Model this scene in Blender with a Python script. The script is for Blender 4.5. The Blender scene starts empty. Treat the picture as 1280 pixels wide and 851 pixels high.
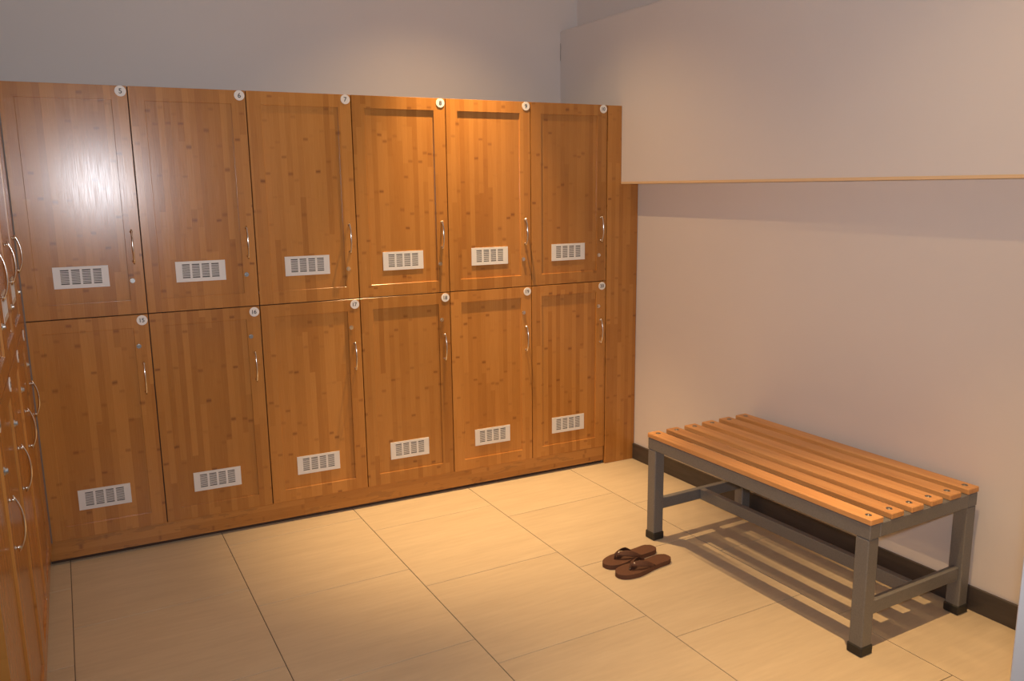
import bpy, bmesh, math, random
from mathutils import Vector, Matrix

scn = bpy.context.scene
COL = scn.collection
random.seed(7)

# ------------------------------------------------------------------ camera
W_PX, H_PX, F_PX = 1280, 851, 1023.86
CAM = Vector((0.2971, -3.6574, 1.5105))
PITCH, ROLL, YAW = -0.1849, 0.0115, -0.4625
RM = (Matrix.Rotation(YAW, 3, 'Z') @ Matrix.Rotation(PITCH, 3, 'X') @ Matrix.Rotation(ROLL, 3, 'Y'))
right, fwd, up = RM.col[0], RM.col[1], RM.col[2]
cd = bpy.data.cameras.new('camera')
cd.sensor_width = 36.0
cd.lens = 36.0 * F_PX / W_PX
cd.clip_start = 0.02
cam = bpy.data.objects.new('camera', cd)
COL.objects.link(cam)
m3 = Matrix((right, up, -fwd)).transposed()
cam.matrix_world = Matrix.Translation(CAM) @ m3.to_4x4()
scn.camera = cam

# ------------------------------------------------------------------ world, flash, exposure
world = bpy.data.worlds.new('world')
scn.world = world
world.use_nodes = True
bg = world.node_tree.nodes['Background']
bg.inputs['Color'].default_value = (0.80, 0.86, 1.0, 1)
bg.inputs['Strength'].default_value = 0.15

FLASH_POWER = 150.0                     # the camera's own pop-up flash, held level
fl = bpy.data.lights.new('camera_flash', 'SPOT')
fl.energy = FLASH_POWER
fl.color = (0.93, 0.94, 1.0)
fl.spot_size = math.radians(128)
fl.spot_blend = 1.0
fl.shadow_soft_size = 0.03
flash = bpy.data.objects.new('camera_flash', fl)
COL.objects.link(flash)
flash.location = CAM + right * 0.01 + up * 0.06
flash.rotation_euler = (math.radians(98), 0, YAW + 0.04)

LAMP_Z = 2.95
LAMP_COL = (1.0, 0.64, 0.29)
BEAM_W, SPILL_W = 460.0, 60.0      # reflector beam and wide spill of each halogen lamp
LAMPS = [((1.86, -0.205), 1.0, 'bamboo lockers'), ((2.12, -2.28), 0.62, 'slatted bench')]

vs = scn.view_settings
vs.view_transform = 'Standard'
vs.look = 'None'
vs.exposure = 0.0
vs.gamma = 1.0
vs.use_curve_mapping = False

# ------------------------------------------------------------------ materials
class NT:
    def __init__(s, name):
        s.m = bpy.data.materials.new(name)
        s.m.use_nodes = True
        s.t = s.m.node_tree
        s.b = s.t.nodes['Principled BSDF']
    def n(s, typ, **kw):
        nd = s.t.nodes.new(typ)
        for k, v in kw.items():
            setattr(nd, k, v)
        return nd
    def l(s, a, b):
        s.t.links.new(a, b)
    def val(s, sock, v):
        if isinstance(v, (int, float)):
            sock.default_value = v
        else:
            s.l(v, sock)
    def math(s, op, a, b=0.0, c=None):
        nd = s.n('ShaderNodeMath', operation=op)
        s.val(nd.inputs[0], a); s.val(nd.inputs[1], b)
        if c is not None: s.val(nd.inputs[2], c)
        return nd.outputs[0]
    def ramp(s, fac, stops):
        nd = s.n('ShaderNodeValToRGB')
        el = nd.color_ramp.elements
        while len(el) < len(stops): el.new(0.5)
        for e, (p, c) in zip(el, stops):
            e.position = p; e.color = (*c, 1)
        s.l(fac, nd.inputs[0])
        return nd.outputs[0]
    def mix(s, fac, a, b, mode='MIX'):
        nd = s.n('ShaderNodeMix', data_type='RGBA', blend_type=mode)
        s.val(nd.inputs[0], fac)
        for sock, v in ((nd.inputs[6], a), (nd.inputs[7], b)):
            if isinstance(v, tuple): sock.default_value = (*v, 1)
            else: s.l(v, sock)
        return nd.outputs[2]
    def bump(s, h, strength, dist=0.001):
        nd = s.n('ShaderNodeBump')
        nd.inputs['Strength'].default_value = strength
        nd.inputs['Distance'].default_value = dist
        s.l(h, nd.inputs['Height'])
        s.l(nd.outputs[0], s.b.inputs['Normal'])
    def noise(s, vec, scale, detail=2.0, rough=0.5):
        nd = s.n('ShaderNodeTexNoise')
        nd.inputs['Scale'].default_value = scale
        nd.inputs['Detail'].default_value = detail
        nd.inputs['Roughness'].default_value = rough
        if vec is not None: s.l(vec, nd.inputs['Vector'])
        return nd.outputs[0]
    def mapping(s, vec, scale):
        nd = s.n('ShaderNodeMapping')
        nd.inputs['Scale'].default_value = scale
        s.l(vec, nd.inputs['Vector'])
        return nd.outputs[0]

def simple(name, col, rough=0.5, metal=0.0, spec=0.5):
    w = NT(name)
    w.b.inputs['Base Color'].default_value = (*col, 1)
    w.b.inputs['Roughness'].default_value = rough
    w.b.inputs['Metallic'].default_value = metal
    w.b.inputs['Specular IOR Level'].default_value = spec
    return w

def bamboo(name, axis, strip=0.024, worn=False):
    """laminated bamboo: strips of slightly different tone with brown nodes"""
    w = NT(name)
    tc = w.n('ShaderNodeTexCoord')
    oi = w.n('ShaderNodeObjectInfo')
    add = w.n('ShaderNodeVectorMath', operation='ADD')
    w.l(tc.outputs['Object'], add.inputs[0]); w.l(oi.outputs['Location'], add.inputs[1])
    sep = w.n('ShaderNodeSeparateXYZ'); w.l(add.outputs[0], sep.inputs[0])
    across = sep.outputs[0 if axis == 'Z' else 2]
    along = sep.outputs[2 if axis == 'Z' else 0]
    if axis == 'Z':       # lockers on either run: use both plan coordinates across the strips
        seed = w.math('ADD', w.math('MULTIPLY', sep.outputs[1], 1.0), sep.outputs[0])
        sp2 = w.n('ShaderNodeSeparateXYZ'); w.l(tc.outputs['Object'], sp2.inputs[0])
        sl = w.n('ShaderNodeSeparateXYZ'); w.l(oi.outputs['Location'], sl.inputs[0])
        across = w.math('ADD', sp2.outputs[0], w.math('MULTIPLY', w.math('ADD', sl.outputs[0], sl.outputs[1]), 3.37))
        across = w.math('ADD', across, w.math('MULTIPLY', sl.outputs[2], 0.731))
    idx = w.math('FLOOR', w.math('DIVIDE', across, strip))
    wn = w.n('ShaderNodeTexWhiteNoise', noise_dimensions='1D'); w.l(idx, wn.inputs['W'])
    wn2 = w.n('ShaderNodeTexWhiteNoise', noise_dimensions='1D'); w.l(w.math('ADD', idx, 57.3), wn2.inputs['W'])
    # boards change along the strip too
    board = w.math('FLOOR', w.math('ADD', w.math('DIVIDE', along, 0.85), w.math('MULTIPLY', wn2.outputs[0], 5.0)))
    wn3 = w.n('ShaderNodeTexWhiteNoise', noise_dimensions='2D')
    cmb = w.n('ShaderNodeCombineXYZ'); w.l(idx, cmb.inputs[0]); w.l(board, cmb.inputs[1])
    w.l(cmb.outputs[0], wn3.inputs['Vector'])
    # fine vertical grain
    cg = w.n('ShaderNodeCombineXYZ')
    w.l(w.math('MULTIPLY', across, 420.0), cg.inputs[0]); w.l(w.math('MULTIPLY', along, 9.0), cg.inputs[1])
    grain = w.noise(cg.outputs[0], 1.0, 3.0, 0.6)
    cg2 = w.n('ShaderNodeCombineXYZ')
    w.l(w.math('MULTIPLY', across, 7.0), cg2.inputs[0]); w.l(w.math('MULTIPLY', along, 2.0), cg2.inputs[1])
    cloud = w.noise(cg2.outputs[0], 1.0, 2.0, 0.5)
    tone = w.math('ADD', w.math('MULTIPLY', wn3.outputs[0], 0.34), w.math('MULTIPLY', grain, 0.42))
    tone = w.math('ADD', tone, w.math('MULTIPLY', cloud, 0.25))
    colr = w.ramp(tone, [(0.14, (0.315, 0.120, 0.024)), (0.48, (0.43, 0.184, 0.040)), (0.86, (0.54, 0.250, 0.062))])
    # nodes of the cane: small dark marks every 20-30 cm per strip, ragged in height
    ph = w.math('ADD', w.math('DIVIDE', along, w.math('ADD', 0.20, w.math('MULTIPLY', wn.outputs[0], 0.12))), w.math('MULTIPLY', wn2.outputs[0], 9.0))
    ph = w.math('ADD', ph, w.math('MULTIPLY', w.math('SUBTRACT', cloud, 0.5), 0.06))
    wn4 = w.n('ShaderNodeTexWhiteNoise', noise_dimensions='2D')
    cm4 = w.n('ShaderNodeCombineXYZ'); w.l(idx, cm4.inputs[0]); w.l(w.math('FLOOR', ph), cm4.inputs[1]); w.l(cm4.outputs[0], wn4.inputs['Vector'])
    fr = w.math('ABSOLUTE', w.math('SUBTRACT', w.math('FRACT', ph), 0.5))
    node = w.math('SUBTRACT', 1.0, w.math('MULTIPLY', fr, 26.0))
    node.node.use_clamp = True
    # narrower than the strip
    u = w.math('ABSOLUTE', w.math('SUBTRACT', w.math('FRACT', w.math('DIVIDE', across, strip)), 0.5))
    side = w.math('SUBTRACT', 2.6, w.math('MULTIPLY', u, 5.0)); side.node.use_clamp = True
    node = w.math('MULTIPLY', w.math('MULTIPLY', node, side), w.math('ADD', 0.06, w.math('MULTIPLY', w.math('POWER', wn4.outputs[0], 2.2), 0.85)))
    node.node.use_clamp = True
    colr = w.mix(node, colr, (0.20, 0.072, 0.020))
    # every panel was cut from a different sheet
    wl = w.n('ShaderNodeTexWhiteNoise', noise_dimensions='3D'); w.l(oi.outputs['Location'], wl.inputs['Vector'])
    pv = w.math('ADD', 0.90, w.math('MULTIPLY', wl.outputs[0], 0.20))
    hv = w.n('ShaderNodeHueSaturation'); w.l(colr, hv.inputs['Color']); w.l(pv, hv.inputs['Value'])
    colr = hv.outputs[0]
    if worn:
        dirt = w.noise(w.mapping(tc.outputs['Object'], (6, 6, 30)), 1.0, 4.0, 0.6)
        colr = w.mix(w.math('MULTIPLY', w.math('GREATER_THAN', dirt, 0.58), 0.25), colr, (0.12, 0.06, 0.025))
    w.l(colr, w.b.inputs['Base Color'])
    w.l(w.math('ADD', 0.145, w.math('MULTIPLY', grain, 0.18)), w.b.inputs['Roughness'])
    w.b.inputs['Specular IOR Level'].default_value = 0.55
    w.bump(grain, 0.12, 0.0006)
    return w.m

M = {}
M['bamboo'] = bamboo('bamboo_vertical', 'Z')
M['bamboo_h'] = bamboo('bamboo_horizontal', 'X', worn=True)
M['bamboo_edge'] = simple('locker_carcass', (0.10, 0.045, 0.016), 0.7).m
M['dark'] = simple('dark_void', (0.02, 0.018, 0.016), 0.9).m
M['kick'] = simple('dark_kick_board', (0.07, 0.035, 0.02), 0.8).m

def wall_mat(name, col):
    w = NT(name)
    tc = w.n('ShaderNodeTexCoord')
    nz = w.noise(tc.outputs['Object'], 1.3, 4, 0.6)
    c = w.ramp(nz, [(0.3, tuple(x * 0.97 for x in col)), (0.7, col)])
    w.l(c, w.b.inputs['Base Color'])
    w.b.inputs['Roughness'].default_value = 0.65
    w.b.inputs['Specular IOR Level'].default_value = 0.3
    w.bump(w.noise(tc.outputs['Object'], 260, 2), 0.06, 0.0006)
    return w.m
M['wall'] = wall_mat('white_wall_paint', (0.74, 0.69, 0.66))
M['ceiling'] = wall_mat('white_ceiling_paint', (0.80, 0.78, 0.75))
M['frame_white'] = simple('white_gloss_frame', (0.90, 0.91, 0.92), 0.35).m

def tile_mat():
    w = NT('beige_porcelain')
    tc = w.n('ShaderNodeTexCoord'); oi = w.n('ShaderNodeObjectInfo')
    add = w.n('ShaderNodeVectorMath', operation='ADD')
    w.l(tc.outputs['Object'], add.inputs[0]); w.l(oi.outputs['Location'], add.inputs[1])
    st = w.noise(w.mapping(add.outputs[0], (7, 60, 1)), 1.0, 4, 0.6)
    st2 = w.noise(w.mapping(add.outputs[0], (2.2, 14, 1)), 1.0, 3, 0.55)
    f = w.math('ADD', w.math('MULTIPLY', st, 0.5), w.math('MULTIPLY', st2, 0.5))
    c = w.ramp(f, [(0.3, (0.50, 0.405, 0.285)), (0.55, (0.56, 0.46, 0.325)), (0.8, (0.62, 0.515, 0.37))])
    pv = w.math('ADD', 0.975, w.math('MULTIPLY', oi.outputs['Random'], 0.05))
    hv = w.n('ShaderNodeHueSaturation'); w.l(c, hv.inputs['Color']); w.l(pv, hv.inputs['Value'])
    w.l(hv.outputs[0], w.b.inputs['Base Color'])
    w.b.inputs['Roughness'].default_value = 0.42
    w.b.inputs['Specular IOR Level'].default_value = 0.4
    w.bump(st, 0.10, 0.001)
    return w.m
M['tile'] = tile_mat()
M['grout'] = simple('grey_grout', (0.15, 0.125, 0.10), 0.9).m

def skirt_mat():
    w = NT('dark_skirting')
    tc = w.n('ShaderNodeTexCoord')
    nz = w.noise(w.mapping(tc.outputs['Object'], (5, 5, 40)), 1.0, 3)
    w.l(w.ramp(nz, [(0.3, (0.050, 0.040, 0.034)), (0.7, (0.075, 0.060, 0.052))]), w.b.inputs['Base Color'])
    w.b.inputs['Roughness'].default_value = 0.45
    return w.m
M['skirting'] = skirt_mat()

def metal_paint():
    w = NT('grey_painted_steel')
    tc = w.n('ShaderNodeTexCoord')
    nz = w.noise(tc.outputs['Object'], 180, 3)
    w.l(w.ramp(nz, [(0.3, (0.170, 0.168, 0.168)), (0.7, (0.205, 0.202, 0.200))]), w.b.inputs['Base Color'])
    w.b.inputs['Roughness'].default_value = 0.42
    w.b.inputs['Metallic'].default_value = 0.25
    w.bump(nz, 0.1, 0.0005)
    return w.m
M['steel'] = metal_paint()
M['rubber'] = simple('black_rubber', (0.018, 0.017, 0.016), 0.55).m

def slat_mat():
    w = NT('orange_hardwood')
    tc = w.n('ShaderNodeTexCoord'); oi = w.n('ShaderNodeObjectInfo')
    add = w.n('ShaderNodeVectorMath', operation='ADD')
    w.l(tc.outputs['Object'], add.inputs[0])
    sc = w.n('ShaderNodeVectorMath', operation='SCALE')
    cb = w.n('ShaderNodeCombineXYZ')
    for i in range(3): w.l(oi.outputs['Random'], cb.inputs[i])
    w.l(cb.outputs[0], sc.inputs[0]); sc.inputs['Scale'].default_value = 11.0
    w.l(sc.outputs[0], add.inputs[1])
    g = w.noise(w.mapping(add.outputs[0], (160, 5, 160)), 1.0, 4, 0.6)
    g2 = w.noise(w.mapping(add.outputs[0], (25, 1.6, 25)), 1.0, 2, 0.5)
    f = w.math('ADD', w.math('MULTIPLY', g, 0.45), w.math('MULTIPLY', g2, 0.55))
    c = w.ramp(f, [(0.3, (0.46, 0.205, 0.066)), (0.5, (0.60, 0.295, 0.105)), (0.72, (0.70, 0.38, 0.15))])
    pv = w.math('ADD', 0.84, w.math('MULTIPLY', oi.outputs['Random'], 0.26))
    hv = w.n('ShaderNodeHueSaturation'); w.l(c, hv.inputs['Color']); w.l(pv, hv.inputs['Value'])
    w.l(hv.outputs[0], w.b.inputs['Base Color'])
    w.b.inputs['Roughness'].default_value = 0.45
    w.bump(g, 0.15, 0.0008)
    return w.m
M['slat'] = slat_mat()
M['bolt'] = simple('zinc_bolt', (0.26, 0.24, 0.22), 0.45, 1.0).m
M['chrome'] = simple('satin_chrome', (0.78, 0.74, 0.68), 0.18, 1.0).m
M['tag'] = simple('white_plastic_tag', (0.80, 0.78, 0.74), 0.5).m
M['ink'] = simple('black_print', (0.03, 0.03, 0.035), 0.6).m
M['grille'] = simple('white_vent_plastic', (0.74, 0.73, 0.71), 0.45).m
M['vent_back'] = simple('grey_vent_shade', (0.10, 0.095, 0.09), 0.8).m

def foam_mat(name, col):
    w = NT(name)
    tc = w.n('ShaderNodeTexCoord')
    nz = w.noise(tc.outputs['Object'], 500, 3)
    w.l(w.ramp(nz, [(0.3, tuple(x * 0.8 for x in col)), (0.7, tuple(x * 1.15 for x in col))]), w.b.inputs['Base Color'])
    w.b.inputs['Roughness'].default_value = 0.8
    w.bump(nz, 0.2, 0.0006)
    return w.m
M['sole'] = foam_mat('brown_foam', (0.105, 0.042, 0.022))
M['strap'] = foam_mat('brown_rubber_strap', (0.085, 0.034, 0.019))
M['stud'] = simple('silver_stud', (0.85, 0.82, 0.78), 0.25, 1.0).m
glow = NT('lamp_glass')
glow.b.inputs['Emission Color'].default_value = (1.0, 0.75, 0.45, 1)
glow.b.inputs['Emission Strength'].default_value = 6.0
M['glow'] = glow.m

# ------------------------------------------------------------------ mesh helpers
def link(name, me, mat, parent=None, loc=(0, 0, 0)):
    o = bpy.data.objects.new(name, me)
    COL.objects.link(o)
    if mat is not None and len(me.materials) == 0:
        me.materials.append(mat)
    if parent is not None: o.parent = parent
    o.location = loc
    return o

def finish(name, bm, smooth=False):
    bmesh.ops.recalc_face_normals(bm, faces=bm.faces[:])
    me = bpy.data.meshes.new(name)
    bm.to_mesh(me); bm.free()
    if smooth:
        for p in me.polygons: p.use_smooth = True
    return me

def box(bm, x0, x1, y0, y1, z0, z1, bev=0.0):
    g = bmesh.ops.create_cube(bm, size=1.0)
    v = g['verts']
    for q in v:
        q.co = Vector(((x0 + x1) / 2 + q.co.x * (x1 - x0), (y0 + y1) / 2 + q.co.y * (y1 - y0), (z0 + z1) / 2 + q.co.z * (z1 - z0)))
    if bev > 0:
        ed = list({e for q in v for e in q.link_edges})
        bmesh.ops.bevel(bm, geom=ed, offset=bev, segments=1, affect='EDGES', profile=0.5)

def box_mesh(name, *a, bev=0.0):
    bm = bmesh.new(); box(bm, *a, bev=bev); return finish(name, bm)

def prism_mesh(name, pts, z0, z1, bev=0.0, segs=1, smooth=False):
    """vertical extrusion of a plan outline"""
    bm = bmesh.new()
    lo = [bm.verts.new((x, y, z0)) for x, y in pts]
    hi = [bm.verts.new((x, y, z1)) for x, y in pts]
    n = len(pts)
    bm.faces.new(lo[::-1]); top = bm.faces.new(hi)
    for i in range(n):
        bm.faces.new((lo[i], lo[(i + 1) % n], hi[(i + 1) % n], hi[i]))
    if bev > 0:
        ed = [e for e in bm.edges if all(abs(v.co.z - z1) < 1e-6 for v in e.verts) or all(abs(v.co.z - z0) < 1e-6 for v in e.verts)]
        bmesh.ops.bevel(bm, geom=ed, offset=bev, segments=segs, affect='EDGES', profile=0.5)
    return finish(name, bm, smooth)

def cyl(bm, r, a, b, n=20, r2=None):
    a, b = Vector(a), Vector(b)
    d = (b - a).normalized()
    t = d.orthogonal().normalized(); s = d.cross(t)
    r2 = r if r2 is None else r2
    A = [bm.verts.new(a + (t * math.cos(2 * math.pi * i / n) + s * math.sin(2 * math.pi * i / n)) * r) for i in range(n)]
    B = [bm.verts.new(b + (t * math.cos(2 * math.pi * i / n) + s * math.sin(2 * math.pi * i / n)) * r2) for i in range(n)]
    bm.faces.new(A[::-1]); bm.faces.new(B)
    for i in range(n):
        bm.faces.new((A[i], A[(i + 1) % n], B[(i + 1) % n], B[i]))

def sweep(bm, pts, ru, rv, refn, n=10):
    """tube with elliptic section along pts; refn(i, tangent) -> section normal (the rv axis)"""
    rings = []
    for i, p in enumerate(pts):
        p = Vector(p)
        t = (Vector(pts[min(i + 1, len(pts) - 1)]) - Vector(pts[max(i - 1, 0)])).normalized()
        nv = Vector(refn(i, t)); nv = (nv - t * nv.dot(t)).normalized()
        bv = t.cross(nv)
        a = ru[i] if isinstance(ru, (list, tuple)) else ru
        b = rv[i] if isinstance(rv, (list, tuple)) else rv
        rings.append([bm.verts.new(p + bv * (a * math.cos(2 * math.pi * k / n)) + nv * (b * math.sin(2 * math.pi * k / n))) for k in range(n)])
    for r0, r1 in zip(rings, rings[1:]):
        for k in range(n):
            bm.faces.new((r0[k], r0[(k + 1) % n], r1[(k + 1) % n], r1[k]))
    bm.faces.new(rings[0][::-1]); bm.faces.new(rings[-1])

def tag(o, label, cat, group=None):
    o['label'] = label; o['category'] = cat
    if group: o['group'] = group
    return o

def struct(o, label=None):
    o['kind'] = 'structure'
    if label: o['label'] = label
    return o

def empty(name, loc=(0, 0, 0), rz=0.0):
    o = bpy.data.objects.new(name, None)
    o.empty_display_size = 0.1
    COL.objects.link(o)
    o.location = loc; o.rotation_euler = (0, 0, rz)
    return o

# ------------------------------------------------------------------ room shell
LW = 0.4470                 # locker width
ZT, ZM, ZB = 1.9190, 1.0162, 0.1010
Y_BACK = 0.586              # wall behind the lockers
SK = 0.050                  # the side wall runs slightly off square
XR0, XB0 = 2.881, 2.771
CEIL = LAMP_Z
Y_FRONT = -2.90
ZBB, ZBT = 1.5213, 2.380
def wx(y, x0=XR0): return x0 - SK * y

struct(link('wall_back', box_mesh('wall_back', -0.75, 3.2, Y_BACK, Y_BACK + 0.12, 0, CEIL), M['wall']),
       'plain off-white wall above and behind the lockers')
yb, yf = Y_BACK, Y_FRONT
wr = struct(link('wall_right', prism_mesh('wall_right', [(wx(yb), yb), (wx(yf), yf), (wx(yf) + 0.15, yf), (wx(yb) + 0.15, yb)], 0, CEIL), M['wall']),
            'plain off-white side wall behind the bench')
link('bulkhead', prism_mesh('bulkhead', [(wx(yb, XB0), yb), (wx(yf, XB0), yf), (wx(yf), yf), (wx(yb), yb)], ZBB, ZBT, bev=0.012, segs=3), M['wall'], wr)
eb = link('bounce_edge', prism_mesh('bounce_edge', [(wx(yb, XB0) - 0.0012, yb), (wx(yf, XB0) - 0.0012, yf), (wx(yf, XB0) + 0.012, yf), (wx(yb, XB0) + 0.012, yb)], ZBB - 0.001, ZBB + 0.011, bev=0.001), wall_mat('cream_bounce_tint', (0.80, 0.57, 0.33)), wr)  # added strip, its cream colour imitating warm floor bounce on the bulkhead edge
eb['label'] = 'thin cream strip imitating floor bounce under the bulkhead'
ck = [(0.0, 2.215), (0.003, 2.235), (0.001, 2.262), (0.004, 2.285), (0.002, 2.31)]
bm = bmesh.new()
cl = [bm.verts.new((wx(Y_BACK, XB0) - 0.0015 - 0.0008 * (i % 2), Y_BACK - 0.001 - a, z)) for i, (a, z) in enumerate(ck)]
cr = [bm.verts.new((wx(Y_BACK, XB0) - 0.0015, Y_BACK - 0.0045 - a, z)) for i, (a, z) in enumerate(ck)]
for i in range(4): bm.faces.new((cl[i], cr[i], cr[i + 1], cl[i + 1]))
link('crack', finish('crack', bm), M['grout'], wr)
struct(link('wall_left', box_mesh('wall_left', -0.75, -0.63, yf, yb, 0, CEIL), M['wall']))
OP_L, OP_R = 0.176, 1.632   # doorway the picture is taken through
struct(link('wall_front', box_mesh('wall_front', -0.75, OP_L - 0.03, yf - 0.12, yf, 0, CEIL), M['wall']))
struct(link('wall_front', box_mesh('wall_front_side', OP_R + 0.03, 3.3, yf - 0.12, yf, 0, CEIL), M['wall']))
struct(link('trim_1', box_mesh('trim_1', OP_R, OP_R + 0.03, yf - 0.13, yf + 0.01, 0, 2.35, bev=0.003), M['frame_white']),
       'white door frame post beside the bench corner')
struct(link('trim_2', box_mesh('trim_2', OP_L - 0.03, OP_L, yf - 0.13, yf + 0.01, 0, 2.35, bev=0.003), M['frame_white']),
       'white door frame post beside the left locker run')
struct(link('wall_front', box_mesh('wall_front_head', OP_L - 0.03, OP_R + 0.03, yf - 0.12, yf, 2.35, CEIL), M['wall']))
struct(link('ceiling', box_mesh('ceiling', -0.75, 3.3, yf - 0.12, yb + 0.12, CEIL, CEIL + 0.1), M['ceiling']))

# skirting on the side wall
ys = -0.002
struct(link('baseboard_right', prism_mesh('baseboard_right', [(wx(ys) - 0.012, ys), (wx(yf) - 0.012, yf), (wx(yf), yf), (wx(ys), ys)], 0, 0.089, bev=0.0015), M['skirting']),
       'dark brown skirting along the side wall')

# floor: grout bed with porcelain tiles laid in a running bond
fl_ob = struct(link('floor', box_mesh('floor', -0.75, 3.3, -4.6, yb + 0.12, -0.06, -0.0025), M['grout']), 'beige porcelain tile floor')
TR = 0.0372
TS, JT = 0.600, 0.0028
AX = 0.0653
OFF = {-2: -0.42, -1: -0.25, 0: -0.5945, 1: -0.7573, 2: -0.3234, 3: -0.4857, 4: -0.6550}
cT, sT = math.cos(TR), math.sin(TR)
def clip(poly, nx, ny, c):
    out = []
    for i in range(len(poly)):
        p, q = poly[i], poly[(i + 1) % len(poly)]
        dp, dq = nx * p[0] + ny * p[1] - c, nx * q[0] + ny * q[1] - c
        if dp <= 0: out.append(p)
        if dp * dq < 0:
            t = dp / (dp - dq); out.append((p[0] + t * (q[0] - p[0]), p[1] + t * (q[1] - p[1])))
    return out
h = (TS - JT) / 2
full_tile = box_mesh('tile', -h, h, -h, h, -0.010, 0.0, bev=0.0008)
full_tile.materials.append(M['tile'])
for r in range(-2, 5):
    xc = AX + TS * (r + 0.5)
    j = OFF[r] % TS
    for k in range(-8, 2):
        yc = j + TS * (k + 0.5) - TS
        cx, cy = cT * xc - sT * yc, sT * xc + cT * yc
        if cy < -4.4 or cy > yb + 0.35 or cx > 3.3 or cx < -0.45: continue
        quad = [(cx + cT * a - sT * b, cy + sT * a + cT * b) for a, b in ((-h, -h), (h, -h), (h, h), (-h, h))]
        poly = clip(quad, 1, SK, XR0 - 0.001)                 # side wall
        poly = clip(poly, 0, 1, yb - 0.001)                   # back wall
        poly = clip(poly, -1, 0, 0.62)                        # left wall
        if len(poly) < 3: continue
        same = len(poly) == 4 and all(abs(a[0] - b[0]) + abs(a[1] - b[1]) < 1e-6 for a, b in zip(poly, quad))
        if same:
            o = link('tile', full_tile, None, fl_ob, (cx, cy, 0)); o.rotation_euler = (0, 0, TR)
        else:
            lp = [(cT * (x - cx) + sT * (y - cy), -sT * (x - cx) + cT * (y - cy)) for x, y in poly]
            o = link('tile', prism_mesh('tile', lp, -0.010, 0.0), M['tile'], fl_ob, (cx, cy, 0)); o.rotation_euler = (0, 0, TR)

# ------------------------------------------------------------------ ceiling downlights
def lathe(bm, prof, n=40):
    rings = [[bm.verts.new((r * math.cos(2 * math.pi * i / n), r * math.sin(2 * math.pi * i / n), z)) for i in range(n)] for r, z in prof]
    for a, b in zip(rings, rings[1:]):
        for i in range(n):
            bm.faces.new((a[i], a[(i + 1) % n], b[(i + 1) % n], b[i]))
bm = bmesh.new(); lathe(bm, [(0.050, -0.001), (0.050, -0.006), (0.044, -0.008), (0.036, -0.006), (0.033, -0.001)])
ring_me = finish('trim_ring', bm, True); ring_me.materials.append(M['frame_white'])
bm = bmesh.new(); cyl(bm, 0.033, (0, 0, -0.0005), (0, 0, -0.0035), 32)
lens_me = finish('lamp_glass', bm); lens_me.materials.append(M['glow'])
for (lx, ly), pw, near in LAMPS:
    t = tag(empty('ceiling_downlight', (lx, ly, LAMP_Z)), 'round recessed ceiling downlight above the ' + near, 'downlight', 'recessed downlights')
    link('trim_ring', ring_me, None, t)
    link('lamp_glass', lens_me, None, t)
    for nm, watts, ang in (('downlight_beam', BEAM_W, 52), ('downlight_spill', SPILL_W, 112)):
        ld = bpy.data.lights.new(nm, 'SPOT')
        ld.energy = watts * pw; ld.color = LAMP_COL
        ld.spot_size = math.radians(ang); ld.spot_blend = 1.0
        ld.shadow_soft_size = 0.009
        lo = bpy.data.objects.new(nm, ld); COL.objects.link(lo)
        lo.parent = t; lo.location = (0, 0, -0.03)

# ------------------------------------------------------------------ lockers
DT = 0.020                      # door thickness
STILE, RAIL_T, RAIL_B, REC = 0.060, 0.056, 0.058, 0.0062
GAP = 0.0022
DEPTH = 0.560
def door_meshes(hh, kind):
    """local: x 0..LW across, y=0 face, z 0..hh"""
    x0, x1, z0, z1 = GAP, LW - GAP, GAP, hh - GAP
    if kind == 'upper': z1 = hh - 0.001
    bm = bmesh.new()
    ix0, ix1, iz0, iz1 = STILE, LW - STILE, RAIL_B, hh - RAIL_T
    # frame as one ring with a small chamfer to the recess
    def ring(a, b, c, d, y): return [bm.verts.new(p) for p in ((a, y, c), (b, y, c), (b, y, d), (a, y, d))]
    e, eo = 0.0012, 0.0004
    ob = ring(x0, x1, z0, z1, DT)
    o1 = ring(x0, x1, z0, z1, eo)
    of = ring(x0 + eo, x1 - eo, z0 + eo, z1 - eo, 0)
    f1 = ring(ix0 - e, ix1 + e, iz0 - e, iz1 + e, 0)
    f2 = ring(ix0, ix1, iz0, iz1, e)
    f3 = ring(ix0, ix1, iz0, iz1, DT)
    seq = [ob, o1, of, f1, f2, f3, ob]
    for A, B in zip(seq, seq[1:]):
        for i in range(4):
            bm.faces.new((A[i], A[(i + 1) % 4], B[(i + 1) % 4], B[i]))
    frame = finish('door', bm)
    panel = box_mesh('door_panel', ix0 - 0.0, ix1 + 0.0, REC, DT - 0.001, iz0, iz1)
    return frame, panel

def handle_mesh():
    """bow handle, centred at origin on the door face, length along z"""
    bm = bmesh.new()
    L, P = 0.118, 0.026
    pts = []
    for i in range(17):
        t = i / 16 * 2 - 1
        z = t * (L / 2 + 0.010)
        y = -P + (P - 0.009) * (abs(t) ** 2.4)
        pts.append((0, y, z))
    rr = [0.0030 + 0.0016 * (1 - abs(i / 16 * 2 - 1)) for i in range(17)]
    sweep(bm, pts, rr, [r * 0.8 for r in rr], lambda i, t: (0, 1, 0), 8)
    for s in (-1, 1):
        cyl(bm, 0.0062, (0, 0.0, s * L / 2), (0, -0.004, s * L / 2), 12, 0.0045)
        cyl(bm, 0.0040, (0, -0.003, s * L / 2), (0, -0.0135, s * L / 2), 10)
    return finish('handle', bm, True)

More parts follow.
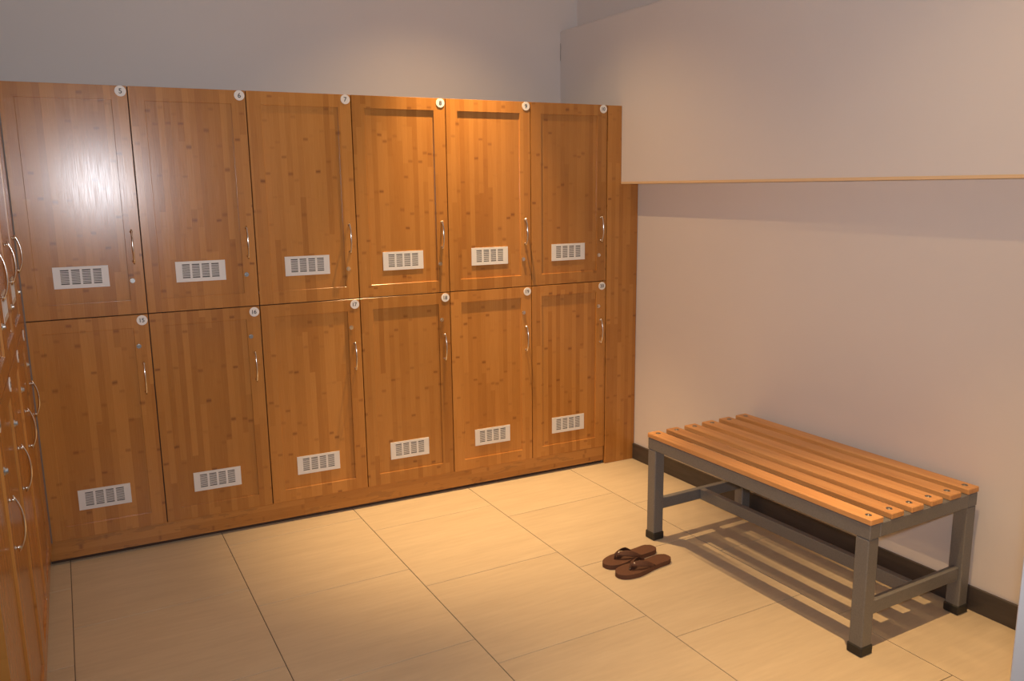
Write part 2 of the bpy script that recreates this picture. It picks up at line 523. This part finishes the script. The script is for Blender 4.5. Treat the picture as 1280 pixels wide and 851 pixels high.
def lock_mesh():
    bm = bmesh.new()
    cyl(bm, 0.0105, (0, 0, 0), (0, -0.003, 0), 20, 0.0095)
    cyl(bm, 0.0075, (0, -0.003, 0), (0, -0.0085, 0), 18, 0.0068)
    box(bm, -0.0012, 0.0012, -0.0092, -0.0080, -0.0045, 0.0045)
    return finish('lock', bm)

VW, VH = 0.197, 0.085
def grille_mesh():
    """face plate with four windows, each filled with nine slats; centred, y=0 is the panel face"""
    bm = bmesh.new()
    T = 0.003
    ww, wg = 0.0300, 0.0085
    tot = 4 * ww + 3 * wg
    xs = -tot / 2
    top, bot = VH / 2 - 0.0115, -VH / 2 + 0.0155
    box(bm, -VW / 2, VW / 2, -T, 0, top, VH / 2)
    box(bm, -VW / 2, VW / 2, -T, 0, -VH / 2, bot)
    box(bm, -VW / 2, xs, -T, 0, bot, top)
    box(bm, -xs, VW / 2, -T, 0, bot, top)
    for i in range(4):
        a = xs + i * (ww + wg)
        if i < 3: box(bm, a + ww, a + ww + wg, -T, 0, bot, top)
        for k in range(1, 9):
            z = bot + (top - bot) * k / 9
            box(bm, a, a + ww, -T + 0.0005, -0.0006, z - 0.0015, z + 0.0015)
    return finish('vent_grille', bm)

HM, LM, GM = handle_mesh(), lock_mesh(), grille_mesh()
HM.materials.append(M['chrome']); LM.materials.append(M['chrome']); GM.materials.append(M['grille'])
VB = box_mesh('vent_backing', -VW / 2 + 0.02, VW / 2 - 0.02, -0.0004, 0, -VH / 2 + 0.012, VH / 2 - 0.009); VB.materials.append(M['vent_back'])
bm = bmesh.new(); cyl(bm, 0.0205, (0, 0, 0), (0, -0.0022, 0), 32); TM = finish('number_tag', bm); TM.materials.append(M['tag'])

def digits(txt):
    cu = bpy.data.curves.new('number', 'FONT')
    cu.body = txt; cu.size = 0.0270 if len(txt) == 1 else 0.0240
    cu.align_x = 'CENTER'; cu.align_y = 'CENTER'
    cu.extrude = 0.0003; cu.offset = 0.0003
    cu.space_character = 0.95
    o = bpy.data.objects.new('number_tmp', cu); COL.objects.link(o)
    bpy.context.view_layer.update()
    me = bpy.data.meshes.new_from_object(o)
    bpy.data.objects.remove(o); bpy.data.curves.remove(cu)
    me.name = 'number'
    me.materials.clear(); me.materials.append(M['ink'])
    me.transform(Matrix.Rotation(math.pi / 2, 4, 'X'))
    # centre on the visual bounding box
    xs = [v.co.x for v in me.vertices]; zs = [v.co.z for v in me.vertices]
    me.transform(Matrix.Translation((-(min(xs) + max(xs)) / 2, -0.0024, -(min(zs) + max(zs)) / 2)))
    return me

KIND = {}
for kind, hh in (('upper', ZT - ZM), ('lower', ZM - ZB)):
    fr, pn = door_meshes(hh, kind)
    fr.materials.append(M['bamboo']); pn.materials.append(M['bamboo'])
    cz = hh
    bm = bmesh.new()
    box(bm, 0.0006, LW - 0.0006, DT + 0.003, DEPTH, 0.0006, hh - 0.0006)
    cs = finish('carcass', bm); cs.materials.append(M['bamboo_edge'])
    bodytop = box_mesh('top_board', 0.0006, LW - 0.0006, DT + 0.001, DEPTH, hh - 0.018, hh)
    KIND[kind] = (hh, fr, pn, cs)

def locker(num, kind, loc, rz, label, group, vent=True):
    hh, fr, pn, cs = KIND[kind]
    t = tag(empty('locker', loc, rz), label, 'locker', group)
    link('carcass', cs, None, t)
    d = link('door', fr, None, t)
    link('door_panel', pn, None, d)
    xr = LW - 0.034
    if kind == 'upper': hz, lz, tz, vz = 1.292 - ZM, 1.155 - ZM, hh - 0.0215, 1.1795 - ZM
    else: hz, lz, tz, vz = 0.750 - ZB, 0.884 - ZB, hh - 0.0255, 0.262 - ZB
    hd = link('handle', HM, None, d, (xr, 0, hz)); hd['label'] = 'chrome bow handle'
    lk = link('lock', LM, None, d, (LW - 0.046, 0, lz)); lk['label'] = 'small chrome cam lock'
    if vent:
        link('vent_backing', VB, None, d, (0.2185, REC, vz))
        g = link('vent_grille', GM, None, d, (0.2185, REC, vz)); g['label'] = 'white plastic vent with four louvred windows'
    n = link('number_tag', TM, None, d, (LW - 0.0250, 0, tz)); n['label'] = 'round white number disc'
    dg = link('number', digits(str(num)), None, d, (LW - 0.0250, 0, tz)); dg['label'] = 'black printed number %d' % num
    return t

for c in range(6):
    spot = ['beside the corner with the side run', 'second from the corner with the side run', 'third from the corner with the side run',
            'third from the tall filler panel', 'second from the tall filler panel', 'beside the tall filler panel'][c]
    locker(5 + c, 'upper', (c * LW, 0, ZM), 0, 'upper bamboo locker marked %d, %s' % (5 + c, spot), 'upper lockers on the back wall')
    locker(15 + c, 'lower', (c * LW, 0, ZB), 0, 'lower bamboo locker marked %d, %s' % (15 + c, spot), 'lower lockers on the back wall')

# left run, at right angles, handles on the side of the corner
LSK = 0.030
LX = 0.006
dl = Vector((-math.sin(LSK), math.cos(LSK)))
for c in range(4):
    s = 0.145 + LW * (c + 1)
    px, py = LX - dl.x * s, -dl.y * s
    up_n, lo_n = 4 - c, 14 - c
    where = ['next to the corner', 'second from the corner', 'third from the corner', 'fourth from the corner'][c]
    locker(up_n, 'upper', (px, py, ZM), math.pi / 2 + LSK, 'upper bamboo locker %d of the side run, %s' % (up_n, where), 'upper lockers on the side wall')
    locker(lo_n, 'lower', (px, py, ZB), math.pi / 2 + LSK, 'lower bamboo locker %d of the side run, %s' % (lo_n, where), 'lower lockers on the side wall', vent=False)

# plinths, kick boards and fillers
pl = tag(empty('plinth', (0, 0, 0)), 'scuffed bamboo plinth board under the back lockers', 'plinth')
link('plinth_board', box_mesh('plinth_board', -0.004, 6 * LW - 0.001, 0.010, 0.028, 0.018, ZB - 0.001, bev=0.001), M['bamboo_h'], pl)
link('kick_board', box_mesh('kick_board', -0.004, 6 * LW - 0.001, 0.030, 0.050, 0.0, ZB - 0.002), M['kick'], pl)

# tall filler panel, notched around the bulkhead
bm = bmesh.new()
fx0, fx1, fx2 = 6 * LW + 0.003, XB0 - 0.0015, XR0 - 0.0025
outl = [(fx0, 0.0), (fx2, 0.0), (fx2, ZBB - 0.002), (fx1, ZBB - 0.002), (fx1, ZT - 0.002), (fx0, ZT - 0.002)]
A = [bm.verts.new((x, -0.002, z)) for x, z in outl]; B = [bm.verts.new((x, 0.018, z)) for x, z in outl]
bm.faces.new(A); bm.faces.new(B[::-1])
for i in range(6): bm.faces.new((A[i], A[(i + 1) % 6], B[(i + 1) % 6], B[i]))
bmesh.ops.bevel(bm, geom=[e for e in bm.edges if all(v.co.y < 0 for v in e.verts)], offset=0.0012, segments=1, affect='EDGES')
tag(link('filler_panel', finish('filler_panel', bm), M['bamboo']), 'tall narrow bamboo filler panel notched around the wall bulkhead', 'panel')

# corner filler and plinth of the left run
cf = tag(empty('corner_filler', (LX, 0, 0), math.pi / 2 + LSK), 'narrow bamboo corner post between the two locker runs', 'panel')
link('filler_board', box_mesh('filler_board', -0.143, -0.004, 0.0, 0.02, ZB, ZT, bev=0.001), M['bamboo'], cf)
cs_ = link('corner_strip', box_mesh('corner_strip', -0.0036, -0.0008, -0.0045, 0.012, ZB, ZT), simple('grey_edge_strip', (0.16, 0.14, 0.125), 0.6).m, cf)
cs_['label'] = 'thin grey edge strip'
pl2 = tag(empty('plinth', (LX, 0, 0), math.pi / 2 + LSK), 'bamboo plinth board under the side run of lockers', 'plinth')
link('plinth_board', box_mesh('plinth_board', -0.145 - 4 * LW, -0.004, 0.014, 0.032, 0.010, ZB - 0.001), M['bamboo_h'], pl2)
link('kick_board', box_mesh('kick_board', -0.145 - 4 * LW, -0.004, 0.034, 0.05, 0.0, ZB - 0.002), M['kick'], pl2)

# ------------------------------------------------------------------ bench
bx, by, br, BL, BD, BZ = 2.3160, -0.8968, 0.0530, 1.1010, 0.572, 0.4730
bench = tag(empty('bench', (bx, by, 0), br), 'low changing bench with six orange wood slats on grey steel frame', 'bench')
LG = 0.050
SLT, SLW = 0.020, 0.062
TOPF = BZ - SLT
RH = 0.050
leg_me = box_mesh('leg', 0, LG, -LG, 0, 0.004, TOPF - RH - 0.0002, bev=0.003); leg_me.materials.append(M['steel'])
foot_me = box_mesh('rubber_foot', -0.004, LG + 0.004, -LG - 0.004, 0.004, 0.0, 0.034, bev=0.004); foot_me.materials.append(M['rubber'])
for a in (0.002, BD - LG - 0.002):
    for b in (-0.004, -BL + LG + 0.004):
        lg = link('leg', leg_me, None, bench, (a, b, 0))
        ft = link('rubber_foot', foot_me, None, lg, (0, 0, 0)); ft['label'] = 'black rubber foot cap'
e = 0.002
for nm, co in (('front_rail', (e, LG + e, -BL + e, -e)), ('back_rail', (BD - LG - e, BD - e, -BL + e, -e))):
    link(nm, box_mesh(nm, *co, TOPF - RH, TOPF, bev=0.003), M['steel'], bench)
for b in (-e, -BL + LG + e):
    link('end_rail', box_mesh('end_rail', LG + e + 0.0005, BD - LG - e - 0.0005, b - LG, b, TOPF - RH, TOPF, bev=0.003), M['steel'], bench)
    o = 0.012
    link('end_stretcher', box_mesh('end_stretcher', LG + 0.002, BD - LG - 0.002, b - LG + o, b - o, 0.130, 0.178, bev=0.002), M['steel'], bench)
link('long_stretcher', box_mesh('long_stretcher', BD / 2 - 0.014, BD / 2 + 0.014, -BL + LG + e - 0.012, -LG - e + 0.012, 0.130, 0.178, bev=0.002), M['steel'], bench)
slat_me = box_mesh('slat', 0, SLW, -BL, 0, 0, SLT, bev=0.0025); slat_me.materials.append(M['slat'])
bm = bmesh.new(); cyl(bm, 0.0105, (0, 0, 0), (0, 0, 0.0012), 20, 0.0095); cyl(bm, 0.0055, (0, 0, 0.0012), (0, 0, 0.0022), 12, 0.004)
bolt_me = finish('bolt', bm, False); bolt_me.materials.append(M['bolt'])
step = (BD - SLW) / 5
for i in range(6):
    s = link('slat', slat_me, None, bench, (i * step, 0, TOPF))
    for b in (-0.034, -BL + 0.034):
        link('bolt', bolt_me, None, s, (SLW / 2, b, SLT))

# ------------------------------------------------------------------ flip-flops
def sole_outline(mir):
    """toe towards -x; length 0.285"""
    L = 0.280
    up_ = [(0.0, 0.0), (0.010, 0.024), (0.035, 0.041), (0.075, 0.050), (0.115, 0.047), (0.160, 0.039), (0.205, 0.036), (0.245, 0.036), (0.268, 0.027), (L, 0.0)]
    dn = [(0.268, -0.027), (0.245, -0.036), (0.205, -0.035), (0.160, -0.034), (0.115, -0.040), (0.075, -0.047), (0.035, -0.043), (0.010, -0.026)]
    ctrl = [Vector((x, y * mir * 0.92)) for x, y in up_ + dn]
    if mir > 0: ctrl = ctrl[::-1]
    pts = []
    n = len(ctrl)
    for i in range(n):
        p0, p1, p2, p3 = ctrl[i - 1], ctrl[i], ctrl[(i + 1) % n], ctrl[(i + 2) % n]
        for k in range(4):
            t = k / 4
            pts.append(0.5 * ((2 * p1) + (-p0 + p2) * t + (2 * p0 - 5 * p1 + 4 * p2 - p3) * t * t + (-p0 + 3 * p1 - 3 * p2 + p3) * t ** 3))
    return [(p.x - L / 2, p.y) for p in pts]
def flipflop(loc, rz, mir, label):
    t = tag(empty('flip_flop', loc, rz), label, 'flip flop', 'pair of brown flip flops')
    TH = 0.019
    link('sole', prism_mesh('sole', sole_outline(mir), 0.0, TH, bev=0.0025, segs=2), M['sole'], t)
    bm = bmesh.new()
    toe = Vector((-0.140 + 0.066, 0.006 * mir, TH + 0.022))
    for s in (-1, 1):
        end = Vector((-0.140 + 0.172, s * 0.0325, TH - 0.003))
        mid = Vector((-0.140 + 0.115, s * 0.034, TH + 0.031))
        pts, ru = [], []
        for i in range(13):
            u = i / 12
            p = toe * (1 - u) ** 2 + mid * (2 * u * (1 - u)) + end * u * u
            pts.append(p)
            ru.append(0.0060 + 0.0075 * math.sin(math.pi * min(1.0, u * 1.1)) )
        sweep(bm, pts, ru, 0.0022, lambda i, tg, s=s: (0.25, s * 0.75, 0.8 - 0.5 * i / 12), 10)
    st = finish('strap', bm, True)
    link('strap', st, M['strap'], t)
    bm = bmesh.new()
    cyl(bm, 0.0038, toe + Vector((0, 0, 0.003)), (toe.x - 0.004, toe.y, TH - 0.002), 12)
    link('toe_post', finish('toe_post', bm, True), M['strap'], t)
    bm = bmesh.new()
    q = toe * 0.5 + Vector((-0.140 + 0.115, -0.040, TH + 0.036)) * 0.42 + Vector((0, 0, 0.0))
    bmesh.ops.create_uvsphere(bm, u_segments=12, v_segments=8, radius=0.0042, matrix=Matrix.Translation(toe + Vector((0.012, -0.006, 0.0045))))
    sd = link('stud', finish('stud', bm, True), M['stud'], t); sd['label'] = 'tiny silver stud'
    return t
flipflop((2.128, -1.049, 0), math.radians(9), 1, 'brown rubber flip flop lying nearer the lockers')
flipflop((2.127, -1.147, 0), math.radians(8), -1, 'brown rubber flip flop lying farther from the lockers')
